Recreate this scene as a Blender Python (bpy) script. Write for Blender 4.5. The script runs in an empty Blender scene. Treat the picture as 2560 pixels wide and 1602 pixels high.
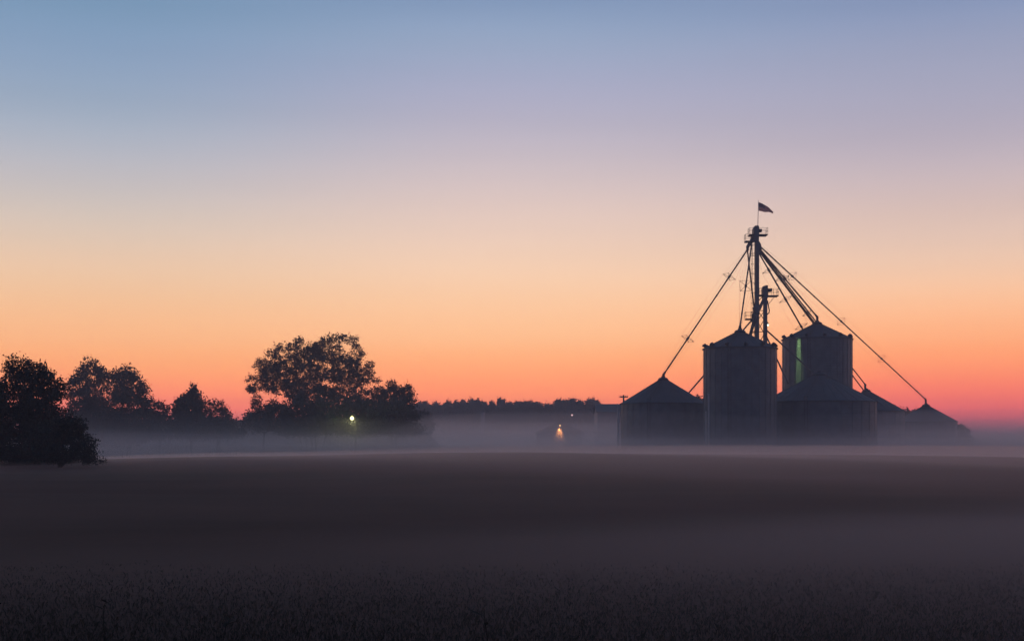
import bpy, math, random
import numpy as np
from mathutils import Vector, Matrix, Quaternion

scene = bpy.context.scene
COL = scene.collection
random.seed(7)

# ------------------------------------------------------------------ camera
F, HZ, CX, H = 50.0 / 36.0 * 2560, 1128.0, 1280.0, 1.7     # lens in photo pixels, horizon row, eye height
cam = bpy.data.cameras.new('camera')
cam.lens, cam.sensor_width = 50, 36
cam.shift_y = (HZ - 801) / 2560
cam.clip_end = 6000
co = bpy.data.objects.new('camera', cam); COL.objects.link(co)
co.location = (0, 0, H); co.rotation_euler = (math.radians(90), 0, 0)
scene.camera = co
def P(px, py, Y):
    return Vector(((px - CX) * Y / F, Y, H + (HZ - py) * Y / F))

# ------------------------------------------------------------------ sky: clear dawn twilight
def s2l(c): return tuple(((v / 255) / 12.92 if v <= 10.31 else ((v / 255 + .055) / 1.055) ** 2.4) for v in c)
PY = [0, 106, 212, 318, 424, 530, 636, 742, 848, 900, 950, 1000, 1040, 1080, 1110, 1128]
SKY = {
 'L': [(124,154,184),(135,158,188),(148,166,190),(166,176,192),(190,186,192),(210,195,184),(230,198,172),(242,194,152),(250,180,130),(252,170,118),(252,155,110),(246,130,108),(235,115,110),(200,105,112),(150,90,110),(110,85,105)],
 'M': [(132,154,188),(152,168,194),(168,170,196),(184,178,194),(205,190,194),(226,200,190),(240,206,182),(252,204,164),(254,188,138),(254,172,120),(254,156,110),(250,140,104),(238,120,106),(200,104,110),(150,90,108),(110,85,105)],
 'R': [(136,152,186),(154,160,186),(166,166,188),(178,170,186),(198,182,188),(218,190,180),(232,198,176),(252,196,154),(254,170,120),(254,156,110),(248,135,104),(236,114,104),(212,100,108),(150,86,108),(104,82,104),(100,84,98)]}
HAZE_S, HAZE_TOP, HAZE_FAR, MISTC = 0.00085, 43.0, 1250.0, (0.12, 0.095, 0.115)
COLX = {'L': 200, 'M': 1280, 'R': 2400}
def ramp_stops(k):
    out = []
    for py, c in zip(PY, SKY[k]):
        dx = (COLX[k] - CX) / F
        el = math.atan((HZ - py) / F / math.hypot(1, dx))
        t = math.exp(-HAZE_S * min(HAZE_FAR, (HAZE_TOP - H) / max(1e-4, math.sin(el))))
        lin = [max(.002, (v - m * (1 - t)) / t) for v, m in zip(s2l(c), MISTC)]
        out.append((max(0, math.degrees(el)), lin))
    out.sort(key=lambda a: a[0])
    top = out[-1][1]
    out += [(32, [v * f for v, f in zip(top, (.55, .62, .70))]), (50, (.066, .108, .205)), (90, (.040, .074, .158))]
    return out
BACK = [(0, (.056, .060, .100)), (6, (.066, .066, .112)), (14, (.056, .068, .128)), (30, (.046, .072, .145)), (90, (.040, .074, .158))]
world = bpy.data.worlds.new('World'); scene.world = world; world.use_nodes = True
nt = world.node_tree; N = nt.nodes; L = nt.links; N.clear()
def node(t, **kw):
    n = N.new(t)
    for k, v in kw.items(): setattr(n, k, v)
    return n
def mth(op, a, b=None, c=None, clamp=False):
    n = node('ShaderNodeMath', operation=op, use_clamp=clamp)
    for i, v in enumerate((a, b, c)):
        if v is None: continue
        if isinstance(v, (int, float)): n.inputs[i].default_value = v
        else: L.new(v, n.inputs[i])
    return n.outputs[0]
tc = node('ShaderNodeTexCoord'); sep = node('ShaderNodeSeparateXYZ'); L.new(tc.outputs['Generated'], sep.inputs[0])
el = mth('MULTIPLY', mth('ARCSINE', sep.outputs[2]), 180 / math.pi)
pos = mth('SQRT', mth('DIVIDE', mth('MAXIMUM', el, 0.0), 90.0))
az = mth('MULTIPLY', mth('ARCTAN2', sep.outputs[0], sep.outputs[1]), 180 / math.pi)
RSC = 3.0
def ramp(stops):
    r = node('ShaderNodeValToRGB'); cr = r.color_ramp; cr.interpolation = 'B_SPLINE'
    while len(cr.elements) > 1: cr.elements.remove(cr.elements[-1])
    for i, (e, c) in enumerate(stops):
        p = math.sqrt(e / 90)
        q = cr.elements[0] if i == 0 else cr.elements.new(p)
        q.position = p; q.color = tuple(v / RSC for v in c) + (1,)
    L.new(pos, r.inputs[0]); return r.outputs[0]
def mix(f, a, b):
    m = node('ShaderNodeMix', data_type='RGBA'); L.new(f, m.inputs[0]); L.new(a, m.inputs[6]); L.new(b, m.inputs[7]); return m.outputs[2]
def mapr(v, a, b):
    m = node('ShaderNodeMapRange', interpolation_type='SMOOTHSTEP'); L.new(v, m.inputs[0]); m.inputs[1].default_value = a; m.inputs[2].default_value = b
    return m.outputs[0]
aL, aR = (math.degrees(math.atan((COLX[k] - CX) / F)) for k in 'LR')
c = mix(mapr(az, aL, 0), ramp(ramp_stops('L')), ramp(ramp_stops('M')))
c = mix(mapr(az, 0, aR), c, ramp(ramp_stops('R')))
cosd = mth('COSINE', mth('MULTIPLY', mth('SUBTRACT', az, 8.0), math.pi / 180))
c = mix(mapr(cosd, .84, -.3), c, ramp(BACK))
vm = node('ShaderNodeVectorMath', operation='MULTIPLY'); L.new(tc.outputs['Generated'], vm.inputs[0]); vm.inputs[1].default_value = (1.6, 1.6, 26)
nz = node('ShaderNodeTexNoise'); nz.inputs['Scale'].default_value = 1.3; nz.inputs['Detail'].default_value = 4; L.new(vm.outputs[0], nz.inputs['Vector'])
vs2 = node('ShaderNodeVectorMath', operation='SCALE'); L.new(c, vs2.inputs[0]); L.new(mth('ADD', mth('MULTIPLY', nz.outputs[0], .09), .955), vs2.inputs['Scale']); c = vs2.outputs[0]
bg = node('ShaderNodeBackground'); L.new(c, bg.inputs[0]); bg.inputs[1].default_value = RSC
wo = node('ShaderNodeOutputWorld'); L.new(bg.outputs[0], wo.inputs[0])
# no sun lamp: the sun is still below the horizon

vs = scene.view_settings
vs.view_transform = 'Standard'; vs.look = 'None'; vs.exposure = 0; vs.gamma = 1; vs.use_curve_mapping = False
cy = scene.cycles
cy.use_denoising = True
cy.volume_bounces = 2; cy.max_bounces = 6; cy.diffuse_bounces = 2; cy.glossy_bounces = 2; cy.transparent_max_bounces = 8
cy.sample_clamp_indirect = 4; cy.filter_width = 1.5

# ------------------------------------------------------------------ materials
def principled(name, col, rough=.7, metal=0.0, spec=.5, noise=None, bump=None):
    m = bpy.data.materials.new(name); m.use_nodes = True
    t = m.node_tree; b = t.nodes['Principled BSDF']
    b.inputs['Roughness'].default_value = rough; b.inputs['Metallic'].default_value = metal
    b.inputs['Specular IOR Level'].default_value = spec
    b.inputs['Base Color'].default_value = (*col, 1)
    if noise:
        sc, amt = noise
        g = t.nodes.new('ShaderNodeNewGeometry'); n = t.nodes.new('ShaderNodeTexNoise'); n.inputs['Scale'].default_value = sc
        n.inputs['Detail'].default_value = 5
        t.links.new(g.outputs['Position'], n.inputs['Vector'])
        r = t.nodes.new('ShaderNodeValToRGB'); r.color_ramp.elements[0].position = .3; r.color_ramp.elements[1].position = .72
        r.color_ramp.elements[0].color = tuple(v * (1 - amt) for v in col) + (1,)
        r.color_ramp.elements[1].color = tuple(min(1, v * (1 + amt)) for v in col) + (1,)
        t.links.new(n.outputs[0], r.inputs[0]); t.links.new(r.outputs[0], b.inputs['Base Color'])
    if bump:
        sc, st = bump
        g = t.nodes.new('ShaderNodeNewGeometry'); n = t.nodes.new('ShaderNodeTexNoise'); n.inputs['Scale'].default_value = sc
        t.links.new(g.outputs['Position'], n.inputs['Vector'])
        bp = t.nodes.new('ShaderNodeBump'); bp.inputs['Strength'].default_value = st; bp.inputs['Distance'].default_value = .1
        t.links.new(n.outputs[0], bp.inputs['Height']); t.links.new(bp.outputs[0], b.inputs['Normal'])
    return m
M = {}
M['steel'] = principled('galvanised_steel', (.24, .25, .265), .6, .25, noise=(.9, .18))
M['roof_steel'] = principled('roof_steel', (.085, .09, .105), .65, .15, noise=(.7, .2))
M['dark_steel'] = principled('painted_steel', (.10, .085, .08), .6, .2, noise=(2, .2))
M['pipe'] = principled('spout_steel', (.13, .11, .10), .55, .3, noise=(1.5, .2))
M['motor'] = principled('motor_paint', (.06, .07, .09), .5)
M['wood'] = principled('weathered_wood', (.16, .13, .11), .85, noise=(3, .3))
M['pale'] = principled('pale_pole', (.62, .60, .58), .6, noise=(4, .12))
M['bark'] = principled('bark', (.06, .05, .042), .9, noise=(5, .3))
M['barn'] = principled('barn_siding', (.30, .29, .30), .7, noise=(.8, .2))
M['barn_roof'] = principled('barn_roof', (.09, .09, .10), .7, .1, noise=(.5, .2))
def leafmat(name, a, b, trans=.25, rough=.6, spec=.3):
    m = bpy.data.materials.new(name); m.use_nodes = True; t = m.node_tree; bs = t.nodes['Principled BSDF']
    o = t.nodes.new('ShaderNodeNewGeometry'); r = t.nodes.new('ShaderNodeValToRGB')
    r.color_ramp.elements[0].color = (*a, 1); r.color_ramp.elements[1].color = (*b, 1)
    t.links.new(o.outputs['Random Per Island'], r.inputs[0]); t.links.new(r.outputs[0], bs.inputs['Base Color'])
    bs.inputs['Roughness'].default_value = rough; bs.inputs['Specular IOR Level'].default_value = spec
    tr = t.nodes.new('ShaderNodeBsdfTranslucent'); t.links.new(r.outputs[0], tr.inputs[0])
    mx = t.nodes.new('ShaderNodeMixShader'); mx.inputs[0].default_value = trans
    t.links.new(bs.outputs[0], mx.inputs[1]); t.links.new(tr.outputs[0], mx.inputs[2])
    t.links.new(mx.outputs[0], t.nodes['Material Output'].inputs[0]); return m
M['leaf'] = leafmat('leaves', (.022, .038, .034), (.042, .064, .054), .06)
M['needle'] = leafmat('needles', (.02, .036, .032), (.038, .056, .046), .05)
M['far_leaf'] = leafmat('far_leaves', (.026, .042, .038), (.048, .07, .06), .06)
M['grass'] = leafmat('grass_blades', (.036, .036, .03), (.046, .046, .036), .3, .9, .2)
def emis(name, col, st):
    m = bpy.data.materials.new(name); m.use_nodes = True; t = m.node_tree; t.nodes.remove(t.nodes['Principled BSDF'])
    e = t.nodes.new('ShaderNodeEmission'); e.inputs[0].default_value = (*col, 1); e.inputs[1].default_value = st
    t.links.new(e.outputs[0], t.nodes['Material Output'].inputs[0]); return m
M['lamp_white'] = emis('lamp_white_glow', (1, .95, .40), 4)
M['lamp_orange'] = emis('lamp_orange_glow', (1, .55, .20), 4)
M['lamp_green'] = emis('lamp_mercury_glow', (.85, 1, .78), 5)
M['lamp_pink'] = emis('lamp_dim_glow', (1, .62, .62), 1.6)

# ------------------------------------------------------------------ helpers
class MB:
    def __init__(s): s.v = []; s.f = []
    def add(s, v, f):
        o = len(s.v); s.v += [tuple(q) for q in v]; s.f += [tuple(i + o for i in k) for k in f]; return s
    def tube(s, pts, r, n=8, cap=True):
        pts = [Vector(p) for p in pts]
        rs = r if isinstance(r, (list, tuple)) else [r] * len(pts)
        vs_, fs = [], []
        up = None
        for i, p in enumerate(pts):
            d = (pts[min(i + 1, len(pts) - 1)] - pts[max(i - 1, 0)]).normalized()
            if up is None:
                up = Vector((0, 0, 1)) if abs(d.z) < .9 else Vector((1, 0, 0))
            a = d.cross(up).normalized(); b = a.cross(d).normalized(); up = b
            for k in range(n):
                t = 2 * math.pi * k / n + math.pi / n
                vs_.append(p + (a * math.cos(t) + b * math.sin(t)) * rs[i])
        for i in range(len(pts) - 1):
            for k in range(n):
                fs.append((i * n + k, i * n + (k + 1) % n, (i + 1) * n + (k + 1) % n, (i + 1) * n + k))
        if cap: fs += [tuple(range(n))[::-1], tuple((len(pts) - 1) * n + k for k in range(n))]
        return s.add(vs_, fs)
    def box(s, c, d, rz=0, bev=0.0, ry=0):
        x, y, z = d[0] / 2, d[1] / 2, d[2] / 2
        R = Matrix.Rotation(rz, 3, 'Z') @ Matrix.Rotation(ry, 3, 'Y'); c = Vector(c)
        if bev <= 0:
            v = [(-x,-y,-z),(x,-y,-z),(x,y,-z),(-x,y,-z),(-x,-y,z),(x,-y,z),(x,y,z),(-x,y,z)]
            return s.add([R @ Vector(q) + c for q in v], [(3,2,1,0),(4,5,6,7),(0,1,5,4),(1,2,6,5),(2,3,7,6),(3,0,4,7)])
        b = bev; ring = [(-x+b,-y),(x-b,-y),(x,-y+b),(x,y-b),(x-b,y),(-x+b,y),(-x,y-b),(-x,-y+b)]
        v = []
        for zz, k in ((-z, 1 - b / max(x, y)), (-z + b, 1), (z - b, 1), (z, 1 - b / max(x, y))):
            v += [(px * k, py * k, zz) for px, py in ring]
        f = [tuple(range(8))[::-1], tuple(range(24, 32))]
        for i in range(3):
            f += [(i*8+k, i*8+(k+1)%8, (i+1)*8+(k+1)%8, (i+1)*8+k) for k in range(8)]
        return s.add([R @ Vector(q) + c for q in v], f)
    def lathe(s, prof, n=48, c=(0, 0, 0)):
        v = [(c[0] + r * math.cos(2*math.pi*k/n), c[1] + r * math.sin(2*math.pi*k/n), c[2] + z) for r, z in prof for k in range(n)]
        f = [(i*n+k, i*n+(k+1)%n, (i+1)*n+(k+1)%n, (i+1)*n+k) for i in range(len(prof)-1) for k in range(n)]
        if prof[-1][0] > 0: f.append(tuple((len(prof)-1)*n + k for k in range(n)))
        return s.add(v, f)
    def build(s, name, mat, parent=None, smooth=False):
        me = bpy.data.meshes.new(name); me.from_pydata(s.v, [], s.f); me.update()
        me.materials.append(mat)
        if smooth: me.polygons.foreach_set('use_smooth', [True] * len(me.polygons))
        return link(name, me, parent)
def link(name, me, parent=None):
    o = bpy.data.objects.new(name, me); COL.objects.link(o)
    if parent is not None:
        o.parent = parent
        o.matrix_parent_inverse = Matrix.Translation(parent.location).inverted() if parent.parent is None and parent.type == 'EMPTY' else Matrix()
    return o
def thing(name, label, cat, loc, group=None):
    o = bpy.data.objects.new(name, None); COL.objects.link(o); o.location = loc; o.empty_display_size = .5
    return tag(o, label, cat, group)
def tag(o, label, cat, group=None, kind=None):
    if label: o['label'] = label
    if cat: o['category'] = cat
    if group: o['group'] = group
    if kind: o['kind'] = kind
    return o
def poly_mesh(name, V, nper):                  # V: (n*nper,3) array of separate polygons, fast
    n = len(V) // nper; me = bpy.data.meshes.new(name)
    me.vertices.add(len(V)); me.vertices.foreach_set('co', np.asarray(V, np.float32).ravel())
    me.loops.add(len(V)); me.loops.foreach_set('vertex_index', np.arange(len(V), dtype=np.int32))
    me.polygons.add(n); me.polygons.foreach_set('loop_start', np.arange(0, len(V), nper, dtype=np.int32))
    me.update(calc_edges=True); me.validate(); return me
def leaves(C, size, rng, aspect=.55, flat=1.0):          # rhombic leaves at the given centres
    n = len(C); a = rng.normal(size=(n, 3)); a[:, 2] *= flat; a /= np.linalg.norm(a, axis=1)[:, None]
    b = rng.normal(size=(n, 3)); b[:, 2] *= flat; b -= (a * b).sum(1)[:, None] * a; b /= np.linalg.norm(b, axis=1)[:, None]
    s = (size * rng.uniform(.6, 1.3, n))[:, None]
    V = np.empty((n, 4, 3)); V[:, 0] = C - a * s / 2; V[:, 1] = C + b * s * aspect / 2 + a * s * .05; V[:, 2] = C + a * s / 2; V[:, 3] = C - b * s * aspect / 2 + a * s * .05
    return V.reshape(-1, 3)

# ------------------------------------------------------------------ ground
EX = [-400, 0, 260, 600, 1000, 1300, 1700, 2100, 2560, 3000]; EY = [1157, 1154, 1149, 1139, 1133.5, 1131, 1133.5, 1138, 1141, 1142]
CREST = 115.0
def smooth01(t): t = np.clip(t, 0, 1); return t * t * (3 - 2 * t)
def gz(x, y):
    x = np.asarray(x, float); y = np.asarray(y, float)
    hc = H - (np.interp(CX + x * F / CREST, EX, EY) - HZ) * CREST / F
    z = hc * smooth01((y - 22) / (CREST - 22))
    back = smooth01((y - CREST) / 65)
    z = z * (1 - back) - .8 * back
    return z + .05 * np.sin(x * .21 + y * .13) * smooth01((y - 15) / 30) * (1 - back)
ys = np.concatenate([np.linspace(-250, 4, 20), np.linspace(6, 190, 150), np.linspace(200, 1180, 40)])
xs = np.concatenate([np.linspace(-1000, -130, 12), np.linspace(-120, 120, 140), np.linspace(130, 1000, 12)])
X, Yg = np.meshgrid(xs, ys); Z = gz(X, Yg)
nx = len(xs); me = bpy.data.meshes.new('field')
me.from_pydata(np.stack([X, Yg, Z], -1).reshape(-1, 3).tolist(), [], [(j*nx+i, j*nx+i+1, (j+1)*nx+i+1, (j+1)*nx+i) for j in range(len(ys)-1) for i in range(nx-1)])
me.polygons.foreach_set('use_smooth', [True] * len(me.polygons))
M['soil'] = principled('field_ground', (.074, .034, .028), 1.0, spec=.15, noise=(.07, .45), bump=(6, .2))
me.materials.append(M['soil']); tag(link('field', me), None, None, kind='structure')

rng = np.random.default_rng(3)
def scatter(n, y0, y1, xm):                     # denser near the camera
    y = np.exp(rng.uniform(math.log(y0), math.log(y1), n)); x = rng.uniform(-1, 1, n) * (y * .40 + xm); return x, y
x, y = scatter(110000, 9, 22, 2); n = len(x); keep = rng.uniform(size=n) < np.clip((22 - y) / 9, 0, 1); x, y = x[keep], y[keep]; n = len(x)
base = np.stack([x, y, gz(x, y)], 1); ln = rng.uniform(.015, .06, n)[:, None] * (1 + 1.0 * (rng.uniform(size=n) < .004))[:, None]; ang = rng.uniform(0, 2 * math.pi, n)
lean = np.stack([np.cos(ang), np.sin(ang), np.zeros(n)], 1) * rng.uniform(.1, .7, n)[:, None]
w = np.stack([-np.sin(ang), np.cos(ang), np.zeros(n)], 1) * .0035
up = np.array([0, 0, 1.0]); V = np.empty((n, 4, 3)); V[:, 0] = base - w; V[:, 1] = base + w; mid = base + (up + lean * .3) * ln * .6
V[:, 2] = base + (up * .85 + lean) * ln; V[:, 3] = mid - w * .8
me = poly_mesh('grass', V.reshape(-1, 3), 4); me.materials.append(M['grass'])
tag(link('grass', me), 'dark rough grass along the near edge of the field', 'grass', kind='stuff')

# ------------------------------------------------------------------ haze and ground mist
def volmat(name, col, dens, g=.3):
    m = bpy.data.materials.new(name); m.use_nodes = True; t = m.node_tree; t.nodes.remove(t.nodes['Principled BSDF'])
    v = t.nodes.new('ShaderNodeVolumePrincipled'); v.inputs['Color'].default_value = (*col, 1); v.inputs['Density'].default_value = dens
    v.inputs['Anisotropy'].default_value = g
    t.links.new(v.outputs[0], t.nodes['Material Output'].inputs['Volume']); return m
MISTCOL = (.95, .84, .84)
hz = MB().box((0, 475, 20), (2040, 1450, 46)).build('haze', volmat('haze_air', (.94, .91, 1.0), HAZE_S, .32))
tag(hz, 'thin dawn haze filling the air over the whole farm', 'haze', kind='stuff')
def mist(label, x0, x1, y0, y1, zb, top, dens, nx, ny, g=.5, col=None):
    xs = np.linspace(x0, x1, nx); ys = np.linspace(y0, y1, ny); X, Y = np.meshgrid(xs, ys); T = top(X, Y)
    v = np.concatenate([np.stack([X, Y, T], -1).reshape(-1, 3), np.stack([X, Y, np.full_like(X, zb) if np.isscalar(zb) else zb(X, Y)], -1).reshape(-1, 3)])
    o = nx * ny; f = []
    for j in range(ny - 1):
        for i in range(nx - 1):
            a = j * nx + i; q = (a, a + 1, a + nx + 1, a + nx); f += [q, tuple(k + o for k in q[::-1])]
    for i in range(nx - 1):
        f += [(i + 1, i, i + o, i + 1 + o), ((ny-1)*nx + i, (ny-1)*nx + i + 1, (ny-1)*nx + i + 1 + o, (ny-1)*nx + i + o)]
    for j in range(ny - 1):
        a, b = j * nx, (j + 1) * nx; f += [(a, b, b + o, a + o)]
        a, b = a + nx - 1, b + nx - 1; f += [(b, a, a + o, b + o)]
    me = bpy.data.meshes.new('mist'); me.from_pydata(v.tolist(), [], f); me.polygons.foreach_set('use_smooth', [True] * len(me.polygons))
    me.materials.append(volmat('mist_air', col or MISTCOL, dens, g))
    return tag(link('mist', me), label, 'mist', kind='stuff')
def wav(X, Y, s, ph): return np.sin(X / s + ph) * .5 + np.sin(X / (s * .37) + Y / (s * .9) + ph * 2.1) * .3 + np.sin(Y / (s * .6) + ph * 3) * .2
TOPS = [1.8, 2.15, 2.55, 3.0, 3.5, 4.2, 5.0, 6.0, 7.2, 8.6]
MNM = ['densest sheet of ground mist, lowest of the farm yard', 'next lowest sheet of ground mist, just above the densest', 'low sheet of ground mist reaching the tops of the door steps', 'sheet of ground mist level with the bin doors', 'sheet of ground mist just over the bin doors', 'sheet of ground mist just under the low bin eaves', 'middle sheet of ground mist around the bin walls', 'thin sheet of ground mist at the height of the low eaves', 'thinner sheet of ground mist above the low eaves', 'topmost and thinnest sheet of ground mist']
rho = lambda z: .031 * math.exp(-(z + .8) / 3.7) + .009 / (1 + math.exp((z - 3.0) / .9))
for i, tz in enumerate(TOPS):
    d = rho(tz * .82) - (rho(TOPS[i + 1] * .82) if i + 1 < len(TOPS) else 0); y0 = 119.5 + (i * 37 % 23)
    fr = max(.42, .95 - .075 * i); a = .34 + .09 * i; sx = 16 + (i * 13 % 11) * 2.2; ph = i * 1.9
    mist(MNM[i], -430, 430, y0, 640, -2.0, lambda X, Y: -1.2 + (tz + 1.2) * (fr + (1 - fr) * smooth01((Y - y0) / (45 + 9 * i))) + a * wav(X, Y, sx, ph) * smooth01((Y - y0) / 40) * .8, d, 90, 60, .55)
mist('drift of mist between the field crest and the bins', -40, 78, 121, 191, -2.0, lambda X, Y: -1 + 7.6 * (.45 + .55 * smooth01((Y - 121) / 60)) * (1 - smooth01((np.abs(X - 24) - 26) / 34)) + .7 * wav(X, Y, 15, 2.2), .0034, 60, 40, .55)
# mist lying low over the crop, thicker to the right
MISTRED = (.95, .78, .77)
def side(X, Y): return smooth01((X / np.maximum(Y, 1) + .36) / .8)
mist('low mist lying over the crop, thicker towards the right', -78, 82, 20, 118, lambda X, Y: gz(X, Y) - .3,
     lambda X, Y: gz(X, Y) + .03 + (.02 + .95 * side(X, Y) + .40 * smooth01((Y - 50) / 50)) * smooth01((Y - 22) / 50) * (1 - .45 * smooth01((Y - 70) / 40)) + .05 * wav(X, Y, 9, 1.1) * smooth01((Y - 30) / 20), .018, 60, 50, .7, MISTRED)
mist('second low mist, lying over the far rise of the crop', -80, 84, 60, 118.5, lambda X, Y: gz(X, Y) - .35,
     lambda X, Y: gz(X, Y) + .02 + (.15 + .22 * side(X, Y)) * smooth01((Y - 60) / 50) * (1 - .6 * smooth01((Y - 108) / 10)) + .05 * wav(X, Y, 13, 2.1) * smooth01((Y - 70) / 20), .026, 60, 40, .6)
mist('thin shallow mist over the near edge of the field', -22, 24, 8.0, 48, lambda X, Y: gz(X, Y) - .3,
     lambda X, Y: gz(X, Y) + .02 + .42 * smooth01((Y - 11 + 3 * side(X, Y)) / 7) * (1 - smooth01((Y - 16) / (13 + 18 * side(X, Y)))) * (.36 - .12 * np.exp(-((X / np.maximum(Y, 1)) / .17) ** 2) + 1.1 * side(X, Y)) + .025 * wav(X, Y, 4, .4) * smooth01((Y - 12) / 5) * (1 - smooth01((Y - 26) / 20)), .028, 60, 60, .45, (.93, .84, .87))

# ------------------------------------------------------------------ grain bins
def ladder(mb, a, b, side, w=.42, step=.6, r=.025):
    a, b, side = Vector(a), Vector(b), Vector(side).normalized() * w / 2
    mb.tube([a - side, b - side], r, 5); mb.tube([a + side, b + side], r, 5)
    n = max(2, int((b - a).length / step))
    for i in range(1, n):
        p = a.lerp(b, i / n); mb.tube([p - side, p + side], r * .7, 4)
def grain_bin(label, px, py_apex, py_eave, r_px, Y, nst=30, vents=10, vent_r=.29, gzb=-.8, cap=.75):
    x = (px - CX) * Y / F; R = r_px * Y / F; ze = P(px, py_eave, Y).z; za = P(px, py_apex, Y).z
    t = thing('grain_bin', label, 'grain bin', (x, Y, gzb), 'steel grain bins of the elevator yard')
    prof = []; zz = gzb; nr = max(3, round((ze - gzb) / .83)); h = (ze - gzb) / nr
    for i in range(nr):
        for q in range(4):
            prof.append((R - .05 + .014 * (q % 2), gzb + h * (i + q / 4)))
        prof.append((R - .035, gzb + h * (i + 1) - .01))
    MB().lathe(prof, 64, (x, Y, 0)).build('wall', M['steel'], t)
    # roof: cone with standing ribs and drip edge
    ov = .16; zr = ze - .05; nrib = 32; b = MB(); rt = cap * .8
    za2 = za - .35
    slope = (za2 - ze) / (R - rt)
    b.lathe([(R + ov, ze - ov * slope - .05), (R + ov, ze - ov * slope), (rt, za2), (rt, za2 + .1)], 64, (x, Y, 0))
    b.build('roof', M['roof_steel'], t)
    rb = None
    for k in range(nrib):
        a = 2 * math.pi * (k + .5) / nrib; ca, sa = math.cos(a), math.sin(a)
        if rb is None:
            m0 = MB().tube([(rt, 0, za2 - gzb), (R + ov, 0, ze - ov * slope - gzb)], .045, 4); rb = m0.build('roof_rib', M['roof_steel'], t)
            rb.matrix_parent_inverse = Matrix(); o = rb
        else:
            o = rb.copy(); COL.objects.link(o); o.parent = t
        o.rotation_euler = (0, 0, a)
    MB().lathe([(cap, za2 - .1), (cap + .06, za2 + .05), (cap * .8, za - .08), (.3, za), (.3, za + .18), (.0, za + .18)], 20, (x, Y, 0)).build('roof_cap', M['roof_steel'], t)
    st = None
    for k in range(nst):
        a = 2 * math.pi * (k + .3) / nst
        if st is None:
            st = MB().box((R + .0, 0, (ze - gzb) / 2 - .05), (.035, .12, ze - gzb - .2), bev=.03).build('stiffener', M['steel'], t); st.matrix_parent_inverse = Matrix(); o = st
        else:
            o = st.copy(); COL.objects.link(o); o.parent = t
        o.rotation_euler = (0, 0, a)
    vv = None
    for k in range(vents):
        a = 2 * math.pi * k / vents + .0
        if vv is None:
            m0 = MB(); rr = R - .35; z0 = ze - gzb + (R - rr) * slope
            m0.tube([(rr, 0, z0 - .1), (rr + .02, 0, z0 + vent_r * .7), (rr + vent_r * .45, 0, z0 + vent_r * 1.05), (rr + vent_r * 1.0, 0, z0 + vent_r * .75), (rr + vent_r * 1.15, 0, z0 + vent_r * .1)], [vent_r * .8, vent_r * .8, vent_r * .85, vent_r * .8, vent_r * .75], 8)
            vv = m0.build('roof_vent', M['roof_steel'], t, True); vv.matrix_parent_inverse = Matrix(); o = vv
        else:
            o = vv.copy(); COL.objects.link(o); o.parent = t
        o.rotation_euler = (0, 0, a)
    # ladder up the roof and wall, walk-in door
    a = -2.0; ca, sa = math.cos(a), math.sin(a); m0 = MB()
    ladder(m0, (x + ca * (R + .22), Y + sa * (R + .22), gzb + 1), (x + ca * (R + .22), Y + sa * (R + .22), ze + .6), (-sa, ca, 0))
    ladder(m0, (x + ca * (R + .1), Y + sa * (R + .1), ze + .18), (x + ca * (rt + .1), Y + sa * (rt + .1), za2 + .16), (-sa, ca, 0))
    m0.build('ladder', M['dark_steel'], t)
    a = -1.2; m0 = MB().box((R + .03, 0, 1.9), (.12, .95, 1.7), bev=.04); d = m0.build('door', M['dark_steel'], t); d.matrix_parent_inverse = Matrix(); d.rotation_euler = (0, 0, a)
    return dict(t=t, x=x, Y=Y, R=R, ze=ze, za=za)
A = grain_bin('short wide grain bin at the left end with one spout at its peak', 1658, 943, 1008, 106, 212, vents=0)
B = grain_bin('tall dark grain bin standing in front of the elevator legs', 1850, 824, 871, 91.5, 198, vents=12)
C = grain_bin('tall grain bin right of the legs with a green lit wall', 2043, 804, 848, 86.5, 223, vents=12)
D = grain_bin('broad low grain bin in front of the tall green lit bin', 2048, 931, 1004, 141, 207, vents=0, cap=1.0)
E_ = grain_bin('short hazy grain bin where two parallel spouts end at its peak', 2166, 973, 1027, 93, 262, vents=0)
F_ = grain_bin('smallest grain bin at the right end beside a round tree', 2315, 1010, 1053, 75, 275, vents=0)
# rail by the peak of the leftmost bin
# ------------------------------------------------------------------ bucket elevators
LY = 218.0; S = LY / F
def rail(mb, pts, h=1.05, r=.028):
    pts = [Vector(p) for p in pts]
    for i in range(len(pts) - 1):
        a, b = pts[i], pts[i + 1]; n = max(1, round((b - a).length / .9))
        for k in range(n + 1):
            p = a.lerp(b, k / n); mb.tube([p, p + Vector((0, 0, h))], r, 4)
        for q in (h, h * .52): mb.tube([a + Vector((0, 0, q)), b + Vector((0, 0, q))], r, 4)
def platform(parent, x0, x1, z, d0, d1, h):
    pf = MB().box(((x0 + x1) / 2, (d0 + d1) / 2, z), (x1 - x0, d1 - d0, .16)).build('platform', M['dark_steel'], parent)
    m = MB(); g = [(x0, d0, z + .08), (x1, d0, z + .08), (x1, d1, z + .08), (x0, d1, z + .08), (x0, d0, z + .08)]
    rail(m, g, h); m.build('railing', M['dark_steel'], pf)
    m = MB(); m.tube([(x0 + .05, (d0 + d1) / 2, z - .1), ((x0 + x1) / 2, (d0 + d1) / 2, z - .1), (x1 - .05, (d0 + d1) / 2, z - .1)], .05, 4); m.build('floor_beam', M['dark_steel'], pf)
def X_(px): return (px - CX) * S
def Z_(py): return H + (HZ - py) * S
x0 = X_(1892); zt = Z_(566)
el = thing('bucket_elevator', 'tall bucket elevator with flag on its head and spouts fanning out', 'grain elevator', (x0, LY, -.8))
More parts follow.
